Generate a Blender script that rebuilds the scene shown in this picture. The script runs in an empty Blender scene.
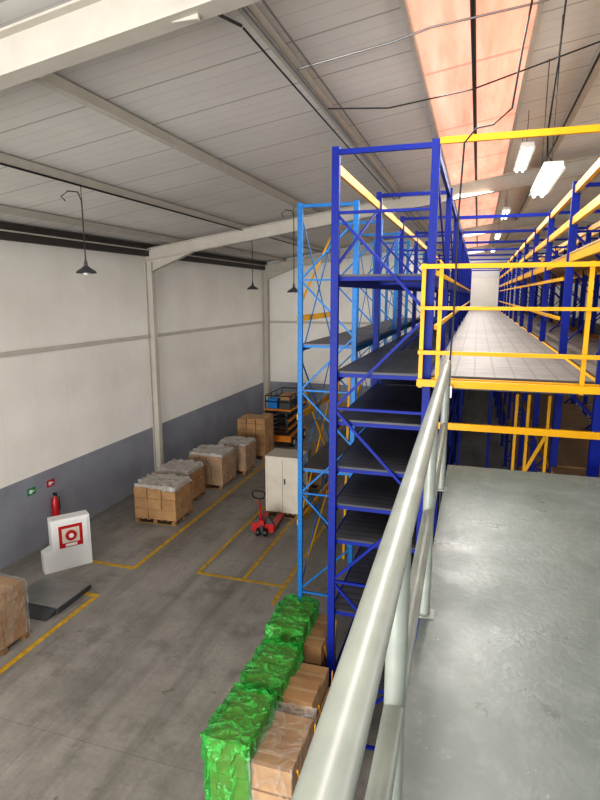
import bpy, bmesh, math, random
from mathutils import Vector, Matrix, noise
random.seed(7)
S=bpy.context.scene
S.view_settings.view_transform='Standard'
try: S.view_settings.look='Medium High Contrast'
except Exception: S.view_settings.look='None'
S.view_settings.exposure=0.42
CAMZ=5.7
# ---------------------------------------------------------------- materials
def new_mat(name):
    m=bpy.data.materials.new(name); m.use_nodes=True
    nt=m.node_tree; b=nt.nodes['Principled BSDF']
    return m,nt,b
def N(nt,t,**kw):
    n=nt.nodes.new(t)
    for k,v in kw.items(): setattr(n,k,v)
    return n
def mixrgb(nt,fac,c1,c2,blend='MIX'):
    n=N(nt,'ShaderNodeMix',data_type='RGBA',blend_type=blend)
    for i,v in ((0,fac),(6,c1),(7,c2)):
        if hasattr(v,'is_output') or hasattr(v,'links'): nt.links.new(v,n.inputs[i])
        else:
            n.inputs[i].default_value = v if i==0 else (*v,1)
    return n.outputs[2]
def coords(nt):
    return N(nt,'ShaderNodeTexCoord').outputs['Object']
def noise_fac(nt,co,scale,detail=5,lo=.4,hi=.6,rough=.6):
    t=N(nt,'ShaderNodeTexNoise'); t.inputs['Scale'].default_value=scale
    t.inputs['Detail'].default_value=detail; t.inputs['Roughness'].default_value=rough
    nt.links.new(co,t.inputs['Vector'])
    r=N(nt,'ShaderNodeMapRange'); r.inputs[1].default_value=lo; r.inputs[2].default_value=hi
    nt.links.new(t.outputs[0],r.inputs[0]); return r.outputs[0]
def M(nt,op,a,b=None,c=None):
    n=N(nt,'ShaderNodeMath',operation=op)
    for i,v in enumerate((a,b,c)):
        if v is None: continue
        if isinstance(v,(int,float)): n.inputs[i].default_value=v
        else: nt.links.new(v,n.inputs[i])
    return n.outputs[0]
def seam(nt,comp,period,width):
    f=M(nt,'FRACT',M(nt,'ADD',M(nt,'DIVIDE',comp,period),50.0))
    return M(nt,'LESS_THAN',f,width/period)
def bump(nt,b,h,strength,dist=.02):
    n=N(nt,'ShaderNodeBump'); n.inputs['Strength'].default_value=strength; n.inputs['Distance'].default_value=dist
    nt.links.new(h,n.inputs['Height']); nt.links.new(n.outputs[0],b.inputs['Normal'])
def L(c):
    return tuple((x/255/12.92) if x/255<=.04045 else ((x/255+.055)/1.055)**2.4 for x in c)
def paint(name,col,rough=.5,var=.15,scale=3,metal=0.0,spec=.5):
    m,nt,b=new_mat(name); c=L(col); co=coords(nt)
    f=noise_fac(nt,co,scale,5,.35,.7)
    d=tuple(x*(1-var*2) for x in c)
    nt.links.new(mixrgb(nt,f,d,c),b.inputs['Base Color'])
    b.inputs['Roughness'].default_value=rough; b.inputs['Metallic'].default_value=metal
    b.inputs['Specular IOR Level'].default_value=spec
    return m
def emis(name,col,s):
    m,nt,b=new_mat(name); b.inputs['Base Color'].default_value=(*L(col),1)
    b.inputs['Emission Color'].default_value=(*L(col),1); b.inputs['Emission Strength'].default_value=s
    return m
def mk_floor():
    m,nt,b=new_mat('concrete_floor'); co=coords(nt)
    f1=noise_fac(nt,co,.35,6,.35,.65); f2=noise_fac(nt,co,2.2,8,.35,.7); f3=noise_fac(nt,co,14,6,.3,.75)
    c=mixrgb(nt,f1,L((118,115,109)),L((154,149,142)))
    c=mixrgb(nt,M(nt,'MULTIPLY',f2,.45),c,L((174,169,162)))
    c=mixrgb(nt,M(nt,'MULTIPLY',f3,.25),c,L((86,83,78)))
    mp=N(nt,'ShaderNodeMapping'); mp.inputs['Scale'].default_value=(1.6,.14,1); nt.links.new(co,mp.inputs[0])
    f4=noise_fac(nt,mp.outputs[0],1.0,7,.46,.72,.7)
    c=mixrgb(nt,M(nt,'MULTIPLY',f4,.65),c,L((84,81,77)))
    f5=noise_fac(nt,co,.9,9,.52,.62,.75)
    c=mixrgb(nt,M(nt,'MULTIPLY',f5,.45),c,L((88,85,80)))
    f6=noise_fac(nt,co,3.1,9,.64,.68,.7)
    c=mixrgb(nt,M(nt,'MULTIPLY',f6,.5),c,L((60,57,54)))
    sp=N(nt,'ShaderNodeSeparateXYZ'); nt.links.new(co,sp.inputs[0])
    s=M(nt,'MAXIMUM',seam(nt,sp.outputs[0],5.2,.015),seam(nt,sp.outputs[1],5.2,.015))
    c=mixrgb(nt,M(nt,'MULTIPLY',s,.3),c,L((70,68,64)))
    nt.links.new(c,b.inputs['Base Color'])
    nt.links.new(M(nt,'ADD',M(nt,'MULTIPLY',f2,.3),.35),b.inputs['Roughness'])
    bump(nt,b,f3,.15,.01)
    return m
def mk_deck():
    m,nt,b=new_mat('painted_deck'); co=coords(nt)
    f1=noise_fac(nt,co,.8,6,.35,.65); f2=noise_fac(nt,co,9,8,.5,.75); f3=noise_fac(nt,co,30,6,.3,.75)
    c=mixrgb(nt,f1,L((88,97,94)),L((104,112,108)))
    c=mixrgb(nt,M(nt,'MULTIPLY',f2,.4),c,L((126,132,127)))
    def blot(scale,th,amt,col,c):
        t=N(nt,'ShaderNodeTexNoise'); t.inputs['Scale'].default_value=scale; t.inputs['Detail'].default_value=10
        t.inputs['Roughness'].default_value=.8; nt.links.new(co,t.inputs['Vector'])
        return mixrgb(nt,M(nt,'MULTIPLY',M(nt,'GREATER_THAN',t.outputs[0],th),amt),c,col)
    c=blot(3.5,.63,.45,L((62,66,64)),c)
    c=blot(5.3,.65,.45,L((168,172,166)),c)
    nt.links.new(c,b.inputs['Base Color'])
    nt.links.new(M(nt,'ADD',M(nt,'MULTIPLY',noise_fac(nt,co,2.0,8,.35,.65),.22),.27),b.inputs['Roughness'])
    bump(nt,b,f3,.14,.01)
    return m
def mk_wall(axis):
    m,nt,b=new_mat('wall_panel_'+'xy'[axis]); co=coords(nt)
    sp=N(nt,'ShaderNodeSeparateXYZ'); nt.links.new(co,sp.inputs[0])
    c=mixrgb(nt,noise_fac(nt,co,.5,5,.3,.7),L((220,215,206)),L((233,229,222)))
    s=seam(nt,sp.outputs[axis],1.0,.012)
    c=mixrgb(nt,M(nt,'MULTIPLY',s,.14),c,L((150,146,140)))
    z=M(nt,'LESS_THAN',sp.outputs[2],1.72)
    g=mixrgb(nt,noise_fac(nt,co,1.2,6,.3,.7),L((126,128,136)),L((142,144,152)))
    c=mixrgb(nt,z,c,g)
    nt.links.new(c,b.inputs['Base Color']); b.inputs['Roughness'].default_value=.55
    return m
def mk_roof():
    m,nt,b=new_mat('roof_panel'); co=coords(nt)
    sp=N(nt,'ShaderNodeSeparateXYZ'); nt.links.new(co,sp.inputs[0])
    c=mixrgb(nt,noise_fac(nt,co,.4,5,.3,.7),L((206,202,196)),L((224,221,215)))
    s=seam(nt,sp.outputs[1],1.0,.03); s2=seam(nt,sp.outputs[1],.25,.015)
    c=mixrgb(nt,M(nt,'MULTIPLY',s,.5),c,L((110,106,100)))
    c=mixrgb(nt,M(nt,'MULTIPLY',s2,.22),c,L((110,106,100)))
    nt.links.new(c,b.inputs['Base Color']); b.inputs['Roughness'].default_value=.5
    return m
def mk_skylight():
    m,nt,b=new_mat('skylight_fibreglass'); co=coords(nt)
    sp=N(nt,'ShaderNodeSeparateXYZ'); nt.links.new(co,sp.inputs[0])
    mp=N(nt,'ShaderNodeMapping'); mp.inputs['Scale'].default_value=(3,.4,1); nt.links.new(co,mp.inputs[0])
    f=noise_fac(nt,mp.outputs[0],1.5,4,.3,.7)
    c=mixrgb(nt,f,L((232,156,130)),L((243,190,167)))
    s=seam(nt,sp.outputs[1],2.6,.07)
    c=mixrgb(nt,M(nt,'MULTIPLY',s,.55),c,L((218,118,96)))
    nt.links.new(c,b.inputs['Base Color']); nt.links.new(c,b.inputs['Emission Color'])
    b.inputs['Emission Strength'].default_value=.62
    return m
def mk_grate():
    m,nt,b=new_mat('steel_deck_grate'); co=coords(nt)
    sp=N(nt,'ShaderNodeSeparateXYZ'); nt.links.new(co,sp.inputs[0])
    s=M(nt,'MAXIMUM',seam(nt,sp.outputs[0],.2,.02),seam(nt,sp.outputs[1],.3,.025))
    c=mixrgb(nt,noise_fac(nt,co,1.5,5,.3,.7),L((84,77,72)),L((114,106,99)))
    c=mixrgb(nt,M(nt,'MULTIPLY',s,.6),c,L((46,42,40)))
    nt.links.new(c,b.inputs['Base Color']); b.inputs['Roughness'].default_value=.55; b.inputs['Metallic'].default_value=.2
    return m
def mk_shelf():
    m,nt,b=new_mat('shelf_deck'); co=coords(nt)
    sp=N(nt,'ShaderNodeSeparateXYZ'); nt.links.new(co,sp.inputs[0])
    s=seam(nt,sp.outputs[1],.14,.02)
    c=mixrgb(nt,noise_fac(nt,co,2,5,.3,.7),L((66,66,72)),L((94,93,97)))
    c=mixrgb(nt,M(nt,'MULTIPLY',s,.8),c,L((22,22,28)))
    nt.links.new(c,b.inputs['Base Color']); b.inputs['Roughness'].default_value=.45; b.inputs['Metallic'].default_value=.2
    return m
def mk_carton():
    m,nt,b=new_mat('cardboard'); co=coords(nt)
    c=mixrgb(nt,noise_fac(nt,co,3,5,.3,.7),L((138,104,70)),L((172,136,94)))
    nt.links.new(c,b.inputs['Base Color']); b.inputs['Roughness'].default_value=.75
    return m
def mk_wrap(name,col,alpha,rough=.2,vary=.25,col2=None,sc=5,det=7,bs=.9,ridge=False):
    m,nt,b=new_mat(name); co=coords(nt)
    mp=N(nt,'ShaderNodeMapping'); mp.inputs['Scale'].default_value=(1,1,.4); nt.links.new(co,mp.inputs[0])
    if ridge:
        t=N(nt,'ShaderNodeTexNoise'); t.inputs['Scale'].default_value=5.5; t.inputs['Detail'].default_value=3; t.inputs['Distortion'].default_value=.7
        nt.links.new(mp.outputs[0],t.inputs['Vector'])
        r=M(nt,'MULTIPLY',M(nt,'ABSOLUTE',M(nt,'SUBTRACT',t.outputs[0],.5)),9.0)
        r=M(nt,'SUBTRACT',1.0,M(nt,'MINIMUM',r,1.0))
        f=M(nt,'POWER',r,2.0); hgt=r
    else:
        f=noise_fac(nt,co,sc,det,.35,.68,.6); hgt=noise_fac(nt,mp.outputs[0],9,3,.3,.7)
    nt.links.new(mixrgb(nt,f,L(col),L(col2 or col)),b.inputs['Base Color']); b.inputs['Roughness'].default_value=rough
    nt.links.new(M(nt,'ADD',M(nt,'MULTIPLY',f,vary),alpha),b.inputs['Alpha'])
    bump(nt,b,hgt,bs,.03)
    return m
FLOOR=mk_floor(); DECK=mk_deck(); WALLX=mk_wall(0); WALLY=mk_wall(1); ROOF=mk_roof(); SKY=mk_skylight()
GRATE=mk_grate(); SHELF=mk_shelf(); CARTON=mk_carton()
STEELW=paint('cream_steel',(190,184,173),.5,.06)
EAVE=paint('dark_eave',(66,60,56),.6,.1)
DBLUE=paint('dark_blue_paint',(8,32,128),.5,.1,spec=.2)
LBLUE=paint('light_blue_paint',(22,118,192),.45,.1,spec=.3)
YEL=paint('yellow_paint',(216,160,6),.45,.08,spec=.3)
YLINE=paint('floor_line_paint',(206,164,42),.6,.22,8)
ORANGE=paint('orange_paint',(212,128,24),.45,.1)
RAIL=paint('rail_grey_green',(138,144,136),.34,.12,6)
WOOD=paint('pallet_wood',(150,116,78),.8,.2,10)
WOODL=paint('shelf_board',(176,142,104),.7,.12,4)
BLACK=paint('black_rubber',(20,20,22),.5,.1)
DGREY=paint('dark_grey_steel',(74,76,78),.45,.12,metal=.3)
RED=paint('red_paint',(176,24,28),.35,.08)
WHITE=paint('white_paint',(218,218,215),.5,.04)
BEIGE=paint('beige_panel',(204,196,181),.5,.06)
GREENSIGN=paint('green_sign',(20,130,70),.5,.05)
TAPE=paint('tape',(168,140,104),.35,.05)
GREEN=mk_wrap('green_film',(34,150,50),.55,.22,.25,(70,178,78),bs=.8,ridge=True)
CLEAR=mk_wrap('clear_film',(205,203,198),.08,.2,.2,ridge=True)
BLKWRAP=mk_wrap('black_film',(24,24,26),.6,.2,ridge=True)
WHITEFILM=mk_wrap('white_film',(198,196,190),.5,.3)
LAMP=emis('tube_glow',(235,255,246),6.0)
GALV=paint('galvanised',(150,150,148),.35,.1,metal=.6)
# ---------------------------------------------------------------- mesh builder
class MB:
    def __init__(s): s.v=[];s.f=[];s.mi=[];s.mats=[];s.smooth=[]
    def m(s,mat):
        if mat not in s.mats: s.mats.append(mat)
        return s.mats.index(mat)
    def add(s,vs,fs,mat,sm=False):
        o=len(s.v); s.v+= [tuple(v) for v in vs]; i=s.m(mat)
        for f in fs: s.f.append([o+k for k in f]); s.mi.append(i); s.smooth.append(sm)
    def box(s,x0,x1,y0,y1,z0,z1,mat):
        vs=[(x,y,z) for x in (x0,x1) for y in (y0,y1) for z in (z0,z1)]
        s.add(vs,[(0,1,3,2),(4,6,7,5),(0,4,5,1),(2,3,7,6),(0,2,6,4),(1,5,7,3)],mat)
    def bar(s,p,q,w,h,mat,up=(0,0,1)):
        p=Vector(p);q=Vector(q);d=(q-p).normalized();u=Vector(up)
        if abs(d.dot(u))>.98: u=Vector((0,1,0))
        r=d.cross(u).normalized()*w/2; u=r.cross(d).normalized()*h/2
        vs=[e+a*r+b*u for e in (p,q) for a in (-1,1) for b in (-1,1)]
        s.add(vs,[(0,1,3,2),(4,6,7,5),(0,4,5,1),(2,3,7,6),(0,2,6,4),(1,5,7,3)],mat)
    def tube(s,pts,r,mat,n=10,caps=True):
        pts=[Vector(p) for p in pts]; rings=[]
        for i,p in enumerate(pts):
            d=(pts[min(i+1,len(pts)-1)]-pts[max(i-1,0)]).normalized()
            u=Vector((0,0,1)) if abs(d.z)<.9 else Vector((0,1,0))
            a=d.cross(u).normalized(); b=a.cross(d).normalized()
            rr=r[i] if isinstance(r,(list,tuple)) else r
            rings.append([p+(a*math.cos(t)+b*math.sin(t))*rr for t in [2*math.pi*k/n for k in range(n)]])
        vs=[v for R_ in rings for v in R_]; fs=[]
        for i in range(len(rings)-1):
            for k in range(n):
                fs.append((i*n+k,i*n+(k+1)%n,(i+1)*n+(k+1)%n,(i+1)*n+k))
        s.add(vs,fs,mat,True)
        if caps:
            s.add(rings[0],[tuple(range(n))],mat); s.add(rings[-1],[tuple(range(n))],mat)
    def prism(s,poly,axis,a0,a1,mat):
        def mk(p,a):
            if axis=='x': return (a,p[0],p[1])
            if axis=='y': return (p[0],a,p[1])
            return (p[0],p[1],a)
        n=len(poly); vs=[mk(p,a0) for p in poly]+[mk(p,a1) for p in poly]
        fs=[tuple(range(n)),tuple(range(2*n-1,n-1,-1))]+[(i,(i+1)%n,n+(i+1)%n,n+i) for i in range(n)]
        s.add(vs,fs,mat)
    def obj(s,name,loc=(0,0,0),rot=0,bevel=0,parent=None):
        me=bpy.data.meshes.new(name); me.from_pydata(s.v,[],s.f)
        for m in s.mats: me.materials.append(m)
        for p,i,sm in zip(me.polygons,s.mi,s.smooth): p.material_index=i; p.use_smooth=sm
        bm=bmesh.new(); bm.from_mesh(me); bmesh.ops.recalc_face_normals(bm,faces=bm.faces); bm.to_mesh(me); bm.free()
        o=bpy.data.objects.new(name,me); S.collection.objects.link(o)
        o.location=loc; o.rotation_euler=(0,0,rot)
        if bevel:
            b=o.modifiers.new('bev','BEVEL'); b.width=bevel; b.segments=2; b.limit_method='ANGLE'
        if parent: o.parent=parent
        return o
# ---------------------------------------------------------------- shell
XL,XR,YB,YF,YE=-9.3,15.3,-9.0,24.4,37.0
RX=3.0
def rz(x,base=8.55):
    return base+.15*x if x<=RX else base+.15*RX-.15*(x-RX)
b=MB(); b.box(XL-.2,XR+.2,YB-.2,YE+.2,-.2,0,FLOOR); b.obj('floor')
b=MB(); b.box(XL-.2,XL,YB,YE,0,7.12,WALLY); b.obj('wall_left')
b=MB(); b.box(XL,-3.1,YF,YF+.2,0,7.1,WALLX)
b.prism([(XL,7.1),(-3.1,7.1),(-3.1,rz(-3.1)-.01),(XL,rz(XL)-.01)],'y',YF,YF+.2,WHITE); b.obj('wall_far')
b=MB(); b.box(-3.1,-2.95,YF,YE,0,rz(-3.1)-.02,WALLY); b.obj('wall_partition')
b=MB(); b.box(-2.95,XR,YE,YE+.2,0,6.7,WALLX)
b.prism([(-2.95,6.7),(XR,6.7),(XR,rz(XR)-.01),(RX,rz(RX)-.01),(-2.95,rz(-2.95)-.01)],'y',YE,YE+.2,WHITE); b.obj('wall_end')
b=MB(); b.box(XR,XR+.2,YB,YE,0,6.65,WALLY); b.obj('wall_right')
b=MB()
b.box(XL,-8.6,YB-.2,YB,0,6.7,WALLX); b.box(8.5,XR,YB-.2,YB,0,6.7,WALLX); b.box(-8.6,8.5,YB-.2,YB,6.2,6.8,WALLX)
b.obj('wall_rear')
SX0,SX1=-.82,.44
def slab(x0,x1,y0,y1,mat,b_,th=.1,base=8.55):
    vs=[(x,y,rz(x,base)+dz) for x in (x0,x1) for y in (y0,y1) for dz in (0,th)]
    b_.add(vs,[(0,1,3,2),(4,6,7,5),(0,4,5,1),(2,3,7,6),(0,2,6,4),(1,5,7,3)],mat)
b=MB()
slab(XL-.2,SX0,YB,YE,ROOF,b); slab(SX1,RX,YB,YE,ROOF,b); slab(RX,XR+.2,YB,YE,ROOF,b)
ceil=b.obj('ceiling')
b=MB(); slab(SX0,SX1,YB,YE,SKY,b,.03)
b.bar((SX0,YB,rz(SX0)-.03),(SX0,YE,rz(SX0)-.03),.05,.08,STEELW); b.bar((SX1,YB,rz(SX1)-.03),(SX1,YE,rz(SX1)-.03),.05,.08,STEELW)
b.obj('skylight',parent=ceil)
b=MB()
for x in (-8.3,-6.3,-4.25,-2.06,1.3,2.9,5,7,9,11,13):
    zz=rz(x,8.41)
    b.box(x-.035,x+.035,YB,YE if x>-3.1 else YF,zz,zz+.13,STEELW)
    b.box(x-.038,x+.07,YB,YE if x>-3.1 else YF,zz-.006,zz+.002,STEELW)
b.obj('roof_purlins',parent=ceil)
for yr in (-5.9,4.17,14.7,24.15,34.0):
    b=MB()
    xl=XL if yr<25 else -2.9
    for (xa,xb) in ((xl,RX),(RX,XR)):
        for (dz0,th,w) in ((0,.02,.2),(.32,.02,.2),(.01,.32,.025)):
            vs=[(x,yr+s_*w/2,rz(x,8.06)+dz0+d) for x in (xa,xb) for s_ in (-1,1) for d in (0,th)]
            b.add(vs,[(0,1,3,2),(4,6,7,5),(0,4,5,1),(2,3,7,6),(0,2,6,4),(1,5,7,3)],STEELW)
    if yr<25:
        z0=rz(XL,8.06)
        b.prism([(XL+.05,z0+.05),(XL+.05,z0-.30),(XL+.3,z0-.25),(XL+1.5,z0+.22)],'y',yr-.014,yr+.014,STEELW)
        b.bar((XL+.2,yr,z0-.28),(XL+1.5,yr,z0+.22),.18,.02,STEELW)
        b.bar((-2.2,yr,rz(-2.2,8.06)-.02),(-2.2,yr,rz(-2.2,8.06)+.34),.22,.03,STEELW)
    b.obj('roof_rafter',parent=ceil)
    if yr<25:
        b=MB()
        b.box(XL+.0,XL+.02,yr-.09,yr+.09,0,rz(XL,8.06),STEELW); b.box(XL+.2,XL+.22,yr-.09,yr+.09,0,rz(XL,8.06)-.02,STEELW)
        b.box(XL+.02,XL+.2,yr-.012,yr+.012,0,rz(XL,8.06),STEELW)
        b.obj('steel_column')
b=MB(); b.box(XL,XL+.12,YB,YF,6.80,7.12,EAVE); b.box(XL,XL+.18,YB,YF,6.96,6.99,STEELW); b.obj('trim_1')
b=MB(); b.box(XL,XL+.05,YB,YF,4.44,4.54,STEELW); b.obj('trim_2')
b=MB(); b.box(XL+.13,XL+.22,YF-.08,YF,0,6.8,STEELW); b.obj('trim_3')
b=MB(); b.box(XL+.23,-3.1,YF-.06,YF,4.44,4.54,STEELW); b.obj('trim_4')
b=MB()
def fl(x0,x1,y0,y1,z=.004): b.box(x0,x1,y0,y1,.001,z,YLINE)
fl(-6.75,-6.65,2,8.25); fl(-7.4,-6.65,8.25,8.35)
fl(-7.9,-6.7,9.42,9.52); fl(-6.7,-6.6,9.42,18.5)
fl(-5.3,-5.22,9.74,13.6); fl(-5.3,-3.4,9.66,9.74); fl(-4.28,-4.2,9.74,14.5)
fl(-3.4,-3.32,9.0,23)
b.obj('floor_marking')
# ---------------------------------------------------------------- platform and handrail
b=MB(); b.box(-.19,7,-4,5.36,4.1-.14,4.1,DECK); b.obj('mezzanine_deck')
b=MB(); b.box(-.17,-.10,-4,5.2,3.66,3.955,GALV); b.box(6.8,6.95,-4,5.2,3.66,3.955,GALV); b.box(-.17,6.95,5.2,5.34,3.66,3.955,GALV)
for x in (.05,6.7):
    for y in (-3.6,5.1): b.box(x-.09,x+.09,y-.09,y+.09,0,3.7,GALV)
b.obj('platform_frame')
b=MB()
def rx_(y): return -.125-.0185*y
zt=CAMZ-.555
b.tube([(rx_(-1.2),-1.2,zt),(rx_(4.5),4.5,zt),(rx_(4.62),4.62,zt-.01),(rx_(4.66),4.66,zt-.05)],.033,RAIL,18)
b.tube([(rx_(-1.2),-1.2,zt-.5),(rx_(4.62),4.62,zt-.5)],.028,RAIL,16)
for y in (-.6,1.3,2.68,4.62):
    b.tube([(rx_(y),y,4.1),(rx_(y),y,zt)],.028,RAIL,16)
    b.box(rx_(y)-.04,rx_(y)+.05,y-.045,y+.045,4.1,4.108,RAIL)
b.tube([(rx_(4.62),4.62,zt-.5),(rx_(4.62)+.0,4.8,zt-.5),(rx_(4.62),4.86,zt-.55),(rx_(4.62),4.86,4.1)],.024,RAIL,14)
b.tube([(rx_(4.62),4.62,zt),(rx_(4.62)+.0,4.8,zt-.0),(rx_(4.62),4.86,zt-.05),(rx_(4.62),4.86,zt-.5)],.028,RAIL,14)
b.obj('handrail')
# ---------------------------------------------------------------- racks
def rack(name,x0,x1,ys,ztop,levels,col,beamcol,xbrace=False,step=1.1,uw=.08,slots=1,topx=False):
    b=MB()
    for j,y in enumerate(ys):
        for x in (x0,x1):
            b.box(x-uw/2,x+uw/2,y-.035,y-.029,0,ztop,col)
            b.box(x-uw/2,x-uw/2+.006,y-.029,y+.035,0,ztop,col)
            b.box(x+uw/2-.006,x+uw/2,y-.029,y+.035,0,ztop,col)
            b.box(x-.07,x+.07,y-.06,y+.06,0,.012,col)
            if j<slots:
                z=.1
                while z<ztop-.05:
                    for sx in (-.02,.02): b.box(x+sx-.003,x+sx+.003,y-.0365,y-.034,z,z+.022,BLACK)
                    z+=.1
        z=.25;k=0
        b.bar((x0,y,.2),(x1,y,.2),.035,.035,col); b.bar((x0,y,ztop-.05),(x1,y,ztop-.05),.04,.05,col)
        while z+step<ztop-.1:
            a,c=(x0,x1) if k%2==0 else (x1,x0)
            b.bar((a,y,z),(c,y,z+step),.03,.03,col)
            if k%2==1: b.bar((x0,y,z+step),(x1,y,z+step),.03,.03,col)
            z+=step;k+=1
        if topx and j<4:
            b.bar((x0,y+.01,6.0),(x1,y+.01,ztop-.08),.025,.03,col); b.bar((x1,y-.012,6.0),(x0,y-.012,ztop-.08),.025,.03,col)
    for i in range(len(ys)-1):
        y0,y1=ys[i]+.036,ys[i+1]-.036
        for (z,kind) in levels:
            bc=beamcol if kind!='b' else col
            for x in (x0,x1):
                b.box(x-.025,x+.025,y0,y1,z-.11,z-.007,bc)
            if kind=='s' or kind=='b':
                b.box(x0+.01,x1-.01,y0+.002,y1-.002,z-.005,z+.018,SHELF)
                b.box(x0+.03,x1-.03,y0+.004,y0+.02,z-.05,z-.006,col)
            elif kind=='w':
                b.box(x0-.03,x1+.03,y0+.002,y1-.002,z-.005,z+.02,WOODL)
            elif kind=='g':
                b.box(x0+.03,x1-.03,y0+.002,y1-.002,z-.005,z+.018,GRATE)
        if xbrace and i%2==0:
            for x in xbrace:
                for (za,zb) in ((.3,2.4),(2.4,4.6),(4.6,ztop-.15)):
                    b.bar((x,y0,za),(x,y1,zb),.012,.035,col); b.bar((x,y1,za),(x,y0,zb),.012,.035,col)
    return b.obj(name)
ysd=[6+2.7*i for i in range(12)]
TOP=7.2
rkL=rack('pallet_rack_dark_blue',-1.48,-.47,ysd,TOP,[(5.9,'b'),(4.85,'b'),(4.3,'b'),(3.75,'b'),(3.3,'b'),(2.87,'b'),(1.95,'b'),(1.0,'b')],DBLUE,YEL,step=1.05)
b=MB()
for i in range(11):
    b.box(-1.50,-1.46,ysd[i]+.04,ysd[i+1]-.04,6.95,7.05,YEL)
    b.box(-.49,-.45,ysd[i]+.04,ysd[i+1]-.04,7.08,7.16,DBLUE)
    if i<3: b.bar((-1.48,ysd[i]+.05,6.0),(-1.48,ysd[i+1]-.05,6.95),.02,.035,DBLUE); b.bar((-.47,ysd[i]+.05,7.05),(-.47,ysd[i+1]-.05,6.0),.02,.035,DBLUE)
b.obj('tie_beam',parent=rkL)
ysl=[9.3+2.4*i for i in range(6)]
rkB=rack('pallet_rack_light_blue',-2.9,-1.95,ysl,TOP,[(4.85,'b'),(2.6,'b')],LBLUE,YEL,xbrace=(-2.9,),step=.95)
b=MB()
for z in (1.6,3.6,5.35): b.box(-2.98,-2.92,9.34,11.66,z-.1,z,YEL)
for (za,zb_) in ((.2,1.5),(1.5,3.5),(5.5,6.9)):
    b.bar((-2.95,9.4,za),(-2.95,11.6,zb_),.02,.05,YEL)
b.bar((-2.95,11.6,2.2),(-2.95,9.4,4.3),.02,.05,YEL)
for x in (-2.75,-2.5): b.bar((x,11.2,.02),(x,11.55,4.2),.05,.08,YEL)
b.obj('yellow_beams',parent=rkB)
rkR=rack('pallet_rack_dark_blue',1.19,2.25,ysd,TOP,[(7.16,'n'),(6.75,'n'),(6.25,'w'),(4.85,'g'),(3.2,'w'),(1.6,'w')],DBLUE,YEL,step=1.05,uw=.1)
rack('pallet_rack_dark_blue',2.5,3.5,ysd,TOP,[(7.16,'n'),(6.25,'w'),(4.85,'g'),(3.2,'w'),(1.6,'w')],DBLUE,YEL,step=1.05)
b=MB()
b.box(-.43,1.13,6.0,ysd[-1],4.845,4.87,GRATE)
for y in [6.1+.9*i for i in range(33)]: b.box(-.42,1.12,y-.03,y+.03,4.72,4.842,DGREY)
b.box(-.42,3.4,5.93,5.964,4.77,4.85,YEL)
b.box(-.42,3.4,5.93,5.964,4.31,4.38,YEL)
b.obj('rack_walkway',parent=rkR)
b=MB(); b.box(-.43,3.4,5.92,5.96,7.14,7.2,YEL)
for y in ysd[2:]: b.box(-.42,1.14,y-.02,y+.02,7.1,7.16,DBLUE)
b.obj('header_beam',parent=rkR)
b=MB()
zb=4.87
for x in (-.53,-.36,1.0,1.9,2.8): b.box(x-.02,x+.02,5.878,5.918,zb-.12,zb+1.14,YEL)
for (z,t) in ((zb+1.11,.045),(zb+.70,.035),(zb+.25,.04)):
    b.box(-.56,3.2,5.845,5.877,z-t/2,z+t/2,YEL)
b.box(-.56,3.2,5.84,5.876,zb-.10,zb-.03,YEL)
b.obj('front_guard_rail',parent=rkR)
b=MB()
for (z) in (zb+.5,zb+1.05):
    b.box(-.47+.045,-.47+.075,6.04,33,z-.025,z+.025,YEL); b.box(1.19-.085,1.19-.055,8.8,33,z-.025,z+.025,YEL)
b.obj('side_guard_rail',parent=rkR)
b=MB()
for x in (.62,.78,1.05): b.box(x-.02,x+.02,8.48,8.52,0.0,4.3,YEL)
b.bar((.45,8.5,2.4),(1.03,8.5,3.7),.03,.05,YEL)
b.box(-.40,1.1,8.4,8.44,2.9,2.98,YEL)
for x in (-.2,.35): b.box(x-.03,x+.03,11.3,11.36,0.0,4.5,DBLUE)
b.obj('lower_frame',parent=rkR)
# ---------------------------------------------------------------- fluorescent lamps
def tube_lamp(x,y,z,l,w=.16,e=22):
    b=MB(); zr=rz(x)-z-.02
    b.box(-w/2+.003,w/2-.003,-l/2,l/2,.031,.08,WHITE)
    b.prism([(-w/2,.03),(w/2,.03),(w/2+.02,-.0),(-w/2-.02,0)],'y',-l/2,l/2,WHITE)
    for s_ in (-1,1): b.tube([(s_*w*.25,-l/2+.03,-.015),(s_*w*.25,l/2-.03,-.015)],.02,LAMP,8)
    for yy in (-l*.35,l*.35):
        b.tube([(0,yy,.08),(0,yy,zr)],.006,BLACK,5)
    o=b.obj('fluorescent_lamp',(x,y,z))
    ld=bpy.data.lights.new('tube','AREA'); ld.shape='RECTANGLE'; ld.size=w; ld.size_y=l; ld.energy=e; ld.color=(.92,1,.96)
    lo=bpy.data.objects.new('tube_light',ld); S.collection.objects.link(lo); lo.parent=o; lo.location=(0,0,-.05)
tube_lamp(.70,7.75,7.03,1.7,.2,12)
for y in (11.0,18.0,24.5,32.0): tube_lamp(.62,y,8.0,1.8,.2,26)
def pendant(x,y,z,top):
    b=MB()
    b.tube([(0,0,.06),(0,0,.12),(0,0,.2)],[.035,.03,.012],DGREY,12)
    b.tube([(0,0,-.04),(0,0,0),(0,0,.05),(0,0,.08)],[.17,.15,.07,.04],DGREY,20,False)
    b.tube([(0,0,-.07),(0,0,-.03),(0,0,.02)],[.03,.06,.04],WHITE,12)
    h=top-z
    b.tube([(0,0,.2),(0,0,h-.12),(-.03,-.04,h+.02),(-.16,-.12,h+.03),(-.25,-.18,h-.06),(-.22,-.12,h-.12)],.011,BLACK,6)
    b.tube([(0,0,h-.15),(0,0,h+.14)],.006,BLACK,5)
    b.obj('pendant_lamp',(x,y,z))
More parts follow.
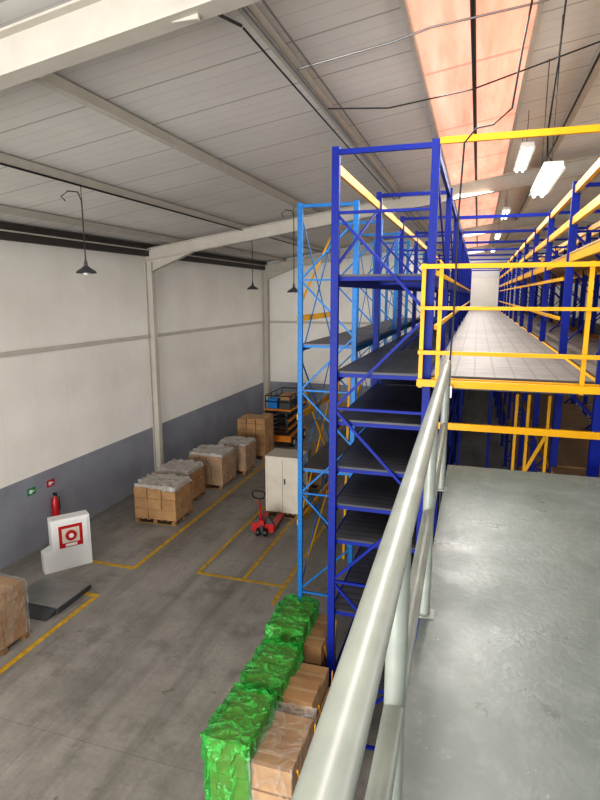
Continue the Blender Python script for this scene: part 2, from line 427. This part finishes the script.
pendant(-6.33,8.17,6.1,7.34); pendant(-6.33,15.6,5.9,7.34); pendant(-4.28,13.2,5.8,7.64)
# ---------------------------------------------------------------- conduits & cables (fixed to the roof)
def cond(pts,r,m,name='conduit'):
    b=MB(); b.tube(pts,r,m,8); b.obj(name,parent=ceil)
cond([(-2.0,YB+.1,8.06),(-2.0,YF-.3,8.06)],.018,GALV)
cond([(-2.12,5.1,8.03),(-2.12,YF-.3,8.03)],.010,BLACK)
cond([(-1.85,YB+.1,8.12),(-1.85,YF-.3,8.12)],.012,GALV)
cond([(-6.24,YB+.1,7.44),(-6.24,YF-.3,7.44)],.015,BLACK)
cond([(-.2,YB+.1,8.44),(-.2,YE-.2,8.44)],.028,BLACK)
cond([(-2.0,6.3,8.10),(-1,6.3,8.24),(-.6,6.3,8.33),(.42,6.3,8.42),(1.3,6.3,8.62)],.012,GALV)
cond([(-2.0,7.6,8.08),(-1.2,7.55,8.0),(-.2,7.5,8.1),(1.3,7.5,8.5)],.009,BLACK,'cable')
cond([(1.24,YB+.1,8.55),(1.24,YE-.2,8.55)],.016,BLACK)
cond([(-2.3,3.2,8.2),(-2.24,3.7,7.9),(-2.2,4.1,7.85),(-2.17,4.5,7.93),(-2.12,5.05,8.03)],.014,BLACK,'cable')
b=MB()
b.tube([(.35,5.6,8.5),(.25,5.7,7.8),(.2,5.75,7.35),(.05,5.80,7.24),(-.1,5.80,7.22),(-.2,5.80,7.1),(-.22,5.80,6.5),(-.22,5.80,5.5),(-.24,5.80,4.8)],.009,BLACK,8)
b.tube([(-.24,5.79,4.75),(-.26,5.7,4.2),(-.26,5.65,2.5)],.009,BLACK,8)
b.box(-.28,-.2,5.76,5.82,4.68,4.80,GALV)
b.obj('power_cable')
b=MB()
b.tube([(.62,6.0,8.62),(.60,6.2,7.9),(.58,6.5,7.3),(.62,6.8,7.15),(.7,7.0,7.12)],.009,BLACK,8); b.obj('power_cable')
# ---------------------------------------------------------------- pallets & cartons
def pallet(b,w,d,z=0,cx=0):
    for yy in (-d/2+.05,0,d/2-.05): b.box(cx-w/2,cx+w/2,yy-.05,yy+.05,z,z+.022,WOOD)
    for yy in (-d/2+.05,0,d/2-.05):
        for xx in (-w/2+.07,0,w/2-.07): b.box(cx+xx-.055,cx+xx+.055,yy-.048,yy+.048,z+.022,z+.1,WOOD)
    n=7
    for i in range(n):
        xx=-w/2+.05+i*(w-.1)/(n-1); b.box(cx+xx-.045,cx+xx+.045,-d/2,d/2,z+.1,z+.122,WOOD)
    return z+.124
def cartons(b,x0,x1,y0,y1,z0,z1,nx,ny,nz,jit=.012,skip=(),topvar=0):
    for k in range(nz):
        for i in range(nx):
            for j in range(ny):
                if (i,j,k) in skip: continue
                g=.008; r=lambda:random.uniform(-jit,jit)
                a0=x0+(x1-x0)*i/nx+g+r()*.5; a1=x0+(x1-x0)*(i+1)/nx-g+r()*.5
                c0=y0+(y1-y0)*j/ny+g+r()*.5; c1=y0+(y1-y0)*(j+1)/ny-g+r()*.5
                h0=z0+(z1-z0)*k/nz; h1=z0+(z1-z0)*(k+1)/nz-.008
                if k==nz-1: h1-=random.random()*topvar
                b.box(a0,a1,c0,c1,h0,h1,CARTON)
                ym=(c0+c1)/2
                b.box(a0-.002,a1+.002,ym-.02,ym+.02,h0+(h1-h0)*.7,h1+.002,TAPE)
def film(b,x0,x1,y0,y1,z0,z1,mat,amp=.03,n=14,top=True,seed=0,flare=0,sides='xXyY'):
    cx,cy=(x0+x1)/2,(y0+y1)/2
    def disp(p):
        nrm=[(p[0]-cx)/((x1-x0)/2)*.8,(p[1]-cy)/((y1-y0)/2)*.8,max(0,(p[2]-z0)/(z1-z0))**6]
        q=Vector((p[0]*5+seed,p[1]*5,p[2]*2.2))
        q2=Vector((p[0]*13+seed,p[1]*13,p[2]*5))
        d=(1-min(1,abs(noise.noise(q))*3.2))**2*.7+(1-min(1,abs(noise.noise(q2))*3))**2*.4
        fz=1+flare*(1-(p[2]-z0)/(z1-z0))
        return tuple(p[i]+nrm[i]*(d*amp*(fz if i<2 else 1)+.004) for i in range(3))
    def face(o,u,v,nu,nv):
        vs=[];fs=[]
        for i in range(nu+1):
            for j in range(nv+1):
                vs.append(disp([o[k]+u[k]*i/nu+v[k]*j/nv for k in range(3)]))
        for i in range(nu):
            for j in range(nv):
                a=i*(nv+1)+j; fs.append((a,a+1,a+nv+2,a+nv+1))
        b.add(vs,fs,mat,True)
    dx,dy,dz=x1-x0,y1-y0,z1-z0
    if top: face((x0,y0,z1),(dx,0,0),(0,dy,0),n,n)
    if 'y' in sides: face((x0,y0,z0),(dx,0,0),(0,0,dz),n,n*2)
    if 'Y' in sides: face((x0,y1,z0),(dx,0,0),(0,0,dz),n,n*2)
    if 'x' in sides: face((x0,y0,z0),(0,dy,0),(0,0,dz),n,n*2)
    if 'X' in sides: face((x1,y0,z0),(0,dy,0),(0,0,dz),n,n*2)
for (yc,xr,hh,sd) in ((4.52,.42,1.6,1),(5.40,.38,1.58,9),(6.36,.24,1.62,17)):
    b=MB(); zt_=pallet(b,.86,.82) if xr>.3 else pallet(b,.66,.82,0,-.09)
    xl=-.45
    cartons(b,xl+.03,-.02,-.36,.36,zt_,hh-.03,1,2,4)
    cartons(b,.0,xr,-.37,.37,zt_,hh-.12,1,2,4,.03,(),.09)
    film(b,xl,.01,-.375,.375,zt_+.02,hh,GREEN,.035,36,True,sd,.5)
    film(b,.0,xr+.012,-.385,.385,zt_+.02,(hh-.11) if xr>.4 else hh-.4,CLEAR if xr>.4 else BLKWRAP,.018,20,xr>.4,sd,0,'yYX')
    b.bar((xr+.035,-.3,hh-.2),(xr+.05,.05,hh-.9),.012,.02,YEL); b.bar((xr+.035,.3,hh-.2),(xr+.05,.1,hh-.9),.012,.02,YEL)
    b.obj('wrapped_pallet',(-1.80 if xr>.3 else -1.85,yc,0))
def cpallet(x,y,w,d,h,nx,ny,nz,rot=0,wrap=None,white=False,tv=0):
    b=MB(); z=pallet(b,w,d); cartons(b,-w/2,w/2,-d/2,d/2,z,h,nx,ny,nz,.02,(),tv)
    if wrap: film(b,-w/2-.01,w/2+.01,-d/2-.01,d/2+.01,z,h+.005,wrap,.02,14,True,x)
    if white:
        film(b,-w/2+.04,w/2-.04,-d/2+.06,d/2-.06,h-.06,h+.04,WHITEFILM,.07,18,True,x)
    b.obj('carton_pallet',(x,y,0),rot)
cpallet(-7.5,12.15,1.15,1.0,.94,3,2,3,.05,None,True,.08)
cpallet(-7.75,13.5,1.0,1.0,.92,2,2,3,.0,None,True,.08)
cpallet(-7.5,15.0,1.1,1.05,1.0,3,2,3,.03,CLEAR,True)
cpallet(-7.3,16.4,.95,.9,.95,2,2,3,.03,CLEAR,True)
cpallet(-7.35,18.2,1.05,.9,1.5,3,2,6,.0,None,False,.1)
cpallet(-7.45,6.35,1.0,1.0,1.05,2,2,4,.0,CLEAR)
cpallet(-4.3,20.5,1.1,1.0,1.6,3,2,5,.0)
cpallet(-4.5,15.8,.7,.8,1.2,2,2,4,.0,CLEAR)
# ---------------------------------------------------------------- tall cabinet on pallet
b=MB(); z=pallet(b,.95,.8)
b.box(-.44,.44,-.36,.36,z,1.60,BEIGE)
for s_ in (-1,1):
    b.box(s_*.44-.02,s_*.44+.02,-.38,-.34,z,1.58,BEIGE); b.box(s_*.44-.02,s_*.44+.02,.34,.38,z,1.58,BEIGE)
b.box(-.465,.465,-.385,.385,1.58,1.63,BEIGE)
b.box(-.004,.004,-.362,-.359,z+.05,1.54,DGREY)
b.box(.04,.08,-.37,-.36,.9,1.05,DGREY)
b.obj('tall_cabinet',(-4.55,13.4,0),.0,.006)
b=MB()
for s_ in (-1,1):
    b.box(s_*.19-.08,s_*.19+.08,-.1,.85,.07,.125,RED)
    b.tube([(s_*.19-.05,.75,.045),(s_*.19+.05,.75,.045)],.04,BLACK,14)
b.box(-.27,.27,-.22,-.08,.07,.28,RED)
b.prism([(-.27,.28),(.27,.28),(.12,.42),(-.12,.42)],'y',-.2,-.12,DGREY)
b.tube([(0,-.3,.1),(0,-.3,.42)],.05,DGREY,14)
for s_ in (-1,1): b.tube([(s_*.05,-.3,.09),(s_*.13,-.3,.09)],.09,BLACK,18)
b.box(-.07,.07,-.38,-.2,.3,.42,RED)
b.tube([(0,-.33,.4),(0,-.45,.85),(0,-.5,1.0)],.022,RED,10)
b.tube([(0,-.5,1.0),(-.13,-.51,1.05),(-.16,-.54,1.17),(-.1,-.56,1.23),(.1,-.56,1.23),(.16,-.54,1.17),(.13,-.51,1.05),(0,-.5,1.0)],.018,BLACK,8)
b.obj('pallet_jack',(-4.68,12.1,0),.1)
# scissor lift
b=MB()
b.box(-.5,.5,-.95,.95,.22,.45,ORANGE); b.box(-.52,.52,-.7,.7,.3,.42,DGREY)
for sx in (-1,1):
    for sy in (-.68,.68):
        b.tube([(sx*.42,sy,.19),(sx*.56,sy,.19)],.19,BLACK,20); b.tube([(sx*.55,sy,.19),(sx*.57,sy,.19)],.09,WHITE,14)
for k in range(5):
    z=.5+k*.16
    for sx in (-.36,.36):
        b.bar((sx,-.85,z),(sx,.85,z+.1),.05,.08,ORANGE if k%2 else BLACK); b.bar((sx*.86,.85,z),(sx*.86,-.85,z+.1),.05,.08,DGREY)
    for yy in (-.85,.85): b.tube([(-.4,yy,z),(.4,yy,z)],.03,BLACK,8)
b.box(-.52,.52,-.98,.98,1.32,1.42,BLACK)
b.box(-.53,.53,-.99,.99,1.42,1.48,ORANGE)
for zz in (1.75,1.98):
    for sx in (-.5,.5): b.tube([(sx,-.95,zz),(sx,.95,zz)],.02,BLACK,8)
    for yy in (-.95,.95): b.tube([(-.5,yy,zz),(.5,yy,zz)],.02,BLACK,8)
for sx in (-.5,.5):
    for yy in (-.95,-.3,.3,.95): b.tube([(sx,yy,1.48),(sx,yy,1.98)],.018,BLACK,8)
b.box(-.42,-.05,-.9,-.5,1.485,1.85,LBLUE); b.box(0.02,.44,-.85,.3,1.485,1.8,DGREY); b.box(-.42,-.05,-.4,.4,1.485,1.75,CARTON)
b.box(0.05,.40,-.8,-.2,1.805,2.02,CARTON)
b.obj('scissor_lift',(-6.95,20.4,0),.0)
b=MB()
for x in (-.18,.18): b.bar((x,0,0.02),(x,.8,3.2),.03,.08,YEL)
for k in range(10):
    t=(k+.7)/10.5; b.bar((-.18,.8*t,3.2*t),(.18,.8*t,3.2*t),.03,.03,YEL)
b.obj('ladder',(-3.86,15.4,0),-math.pi/2)
b=MB(); b.box(-.55,.55,-.47,.47,.02,.10,DGREY); b.box(-.53,.53,-.45,.45,.10,.115,GALV)
b.prism([(-.47,.005),(-.72,.005),(-.47,.10)],'x',-.5,.5,DGREY)
for sx in (-.45,.45):
    for sy in (-.38,.38): b.tube([(sx,sy,0),(sx,sy,.03)],.04,BLACK,12)
b.obj('floor_scale',(-7.5,8.0,0),0,.004)
b=MB()
b.prism([(-.48,0),(.48,0),(.48,1.12),(-.30,1.12),(-.30,.5),(-.48,.42)],'y',-.0,.28,WHITE)
b.box(-.27,.42,-.03,0,.42,1.05,WHITE)
b.box(-.16,.31,-.04,-.03,.50,.98,RED)
b.box(-.10,.25,-.046,-.04,.6,.92,BEIGE)
b.tube([(.075,-.045,.76),(.075,-.08,.76)],.11,RED,24); b.tube([(.075,-.08,.76),(.075,-.09,.76)],.05,WHITE,16)
b.box(-.04,.19,-.046,-.04,.52,.58,WHITE)
b.obj('fire_hose_cabinet',(-7.95,9.05,0),math.radians(52),.006)
b=MB(); b.tube([(0,0,0),(0,0,.02),(0,0,.42),(0,0,.5),(0,0,.54)],[.07,.08,.08,.04,.03],RED,16)
b.box(-.03,.06,-.02,.02,.53,.6,BLACK); b.tube([(.03,0,.56),(.13,0,.5),(.12,0,.2)],.012,BLACK,8); b.box(-.09,-.07,-.04,.04,.2,.45,DGREY)
b.obj('fire_extinguisher',(XL+.09,10.2,.55))
for (y,z,mt,nm) in ((9.6,1.3,GREENSIGN,'exit_sign'),(10.2,1.3,RED,'fire_sign')):
    b=MB(); b.box(0,.01,-.12,.12,0,.16,mt); b.box(.01,.013,-.07,.02,.04,.12,WHITE); b.bar((.012,.03,.08),(.012,.08,.08),.003,.03,WHITE)
    b.obj(nm,(XL+.001,y,z))
# ---------------------------------------------------------------- lights
def area(name,loc,rot,sx,sy,e,col=(1,1,1)):
    ld=bpy.data.lights.new(name,'AREA'); ld.shape='RECTANGLE'; ld.size=sx; ld.size_y=sy; ld.energy=e; ld.color=col
    o=bpy.data.objects.new(name,ld); S.collection.objects.link(o); o.location=loc; o.rotation_euler=rot
    return o
area('rear_fill',(-4.3,YB+.1,3.0),(math.radians(90),0,0),8.5,5.6,1700,(1,.99,.975))  # added fill lamp behind the camera, brightens the left bay
area('rooflight_daylight',(-.2,14,8.1),(0,0,0),.8,44,1050,(1,.97,.94))
area('right_fill',(XR-.1,14,4.5),(0,math.radians(90),0),4,30,900,(1,1,1))  # added fill lamp along the solid right wall, which has no window
W=bpy.data.worlds.new('World'); S.world=W; W.use_nodes=True
W.node_tree.nodes['Background'].inputs[0].default_value=(.9,.95,1,1); W.node_tree.nodes['Background'].inputs[1].default_value=1.0
# ---------------------------------------------------------------- camera
cam=bpy.data.cameras.new('camera'); co=bpy.data.objects.new('camera',cam); S.collection.objects.link(co)
cam.sensor_fit='VERTICAL'; cam.sensor_height=36; cam.lens=560*36/800; cam.clip_start=.02
yaw=math.atan(.318/1.0174); p=math.atan(105/560)
R_=Vector((math.cos(yaw),math.sin(yaw),0)); F=Vector((-math.sin(yaw)*math.cos(p),math.cos(yaw)*math.cos(p),-math.sin(p))); U=R_.cross(F)
co.matrix_world=Matrix(((R_.x,U.x,-F.x,0),(R_.y,U.y,-F.y,0),(R_.z,U.z,-F.z,CAMZ),(0,0,0,1)))
S.camera=co
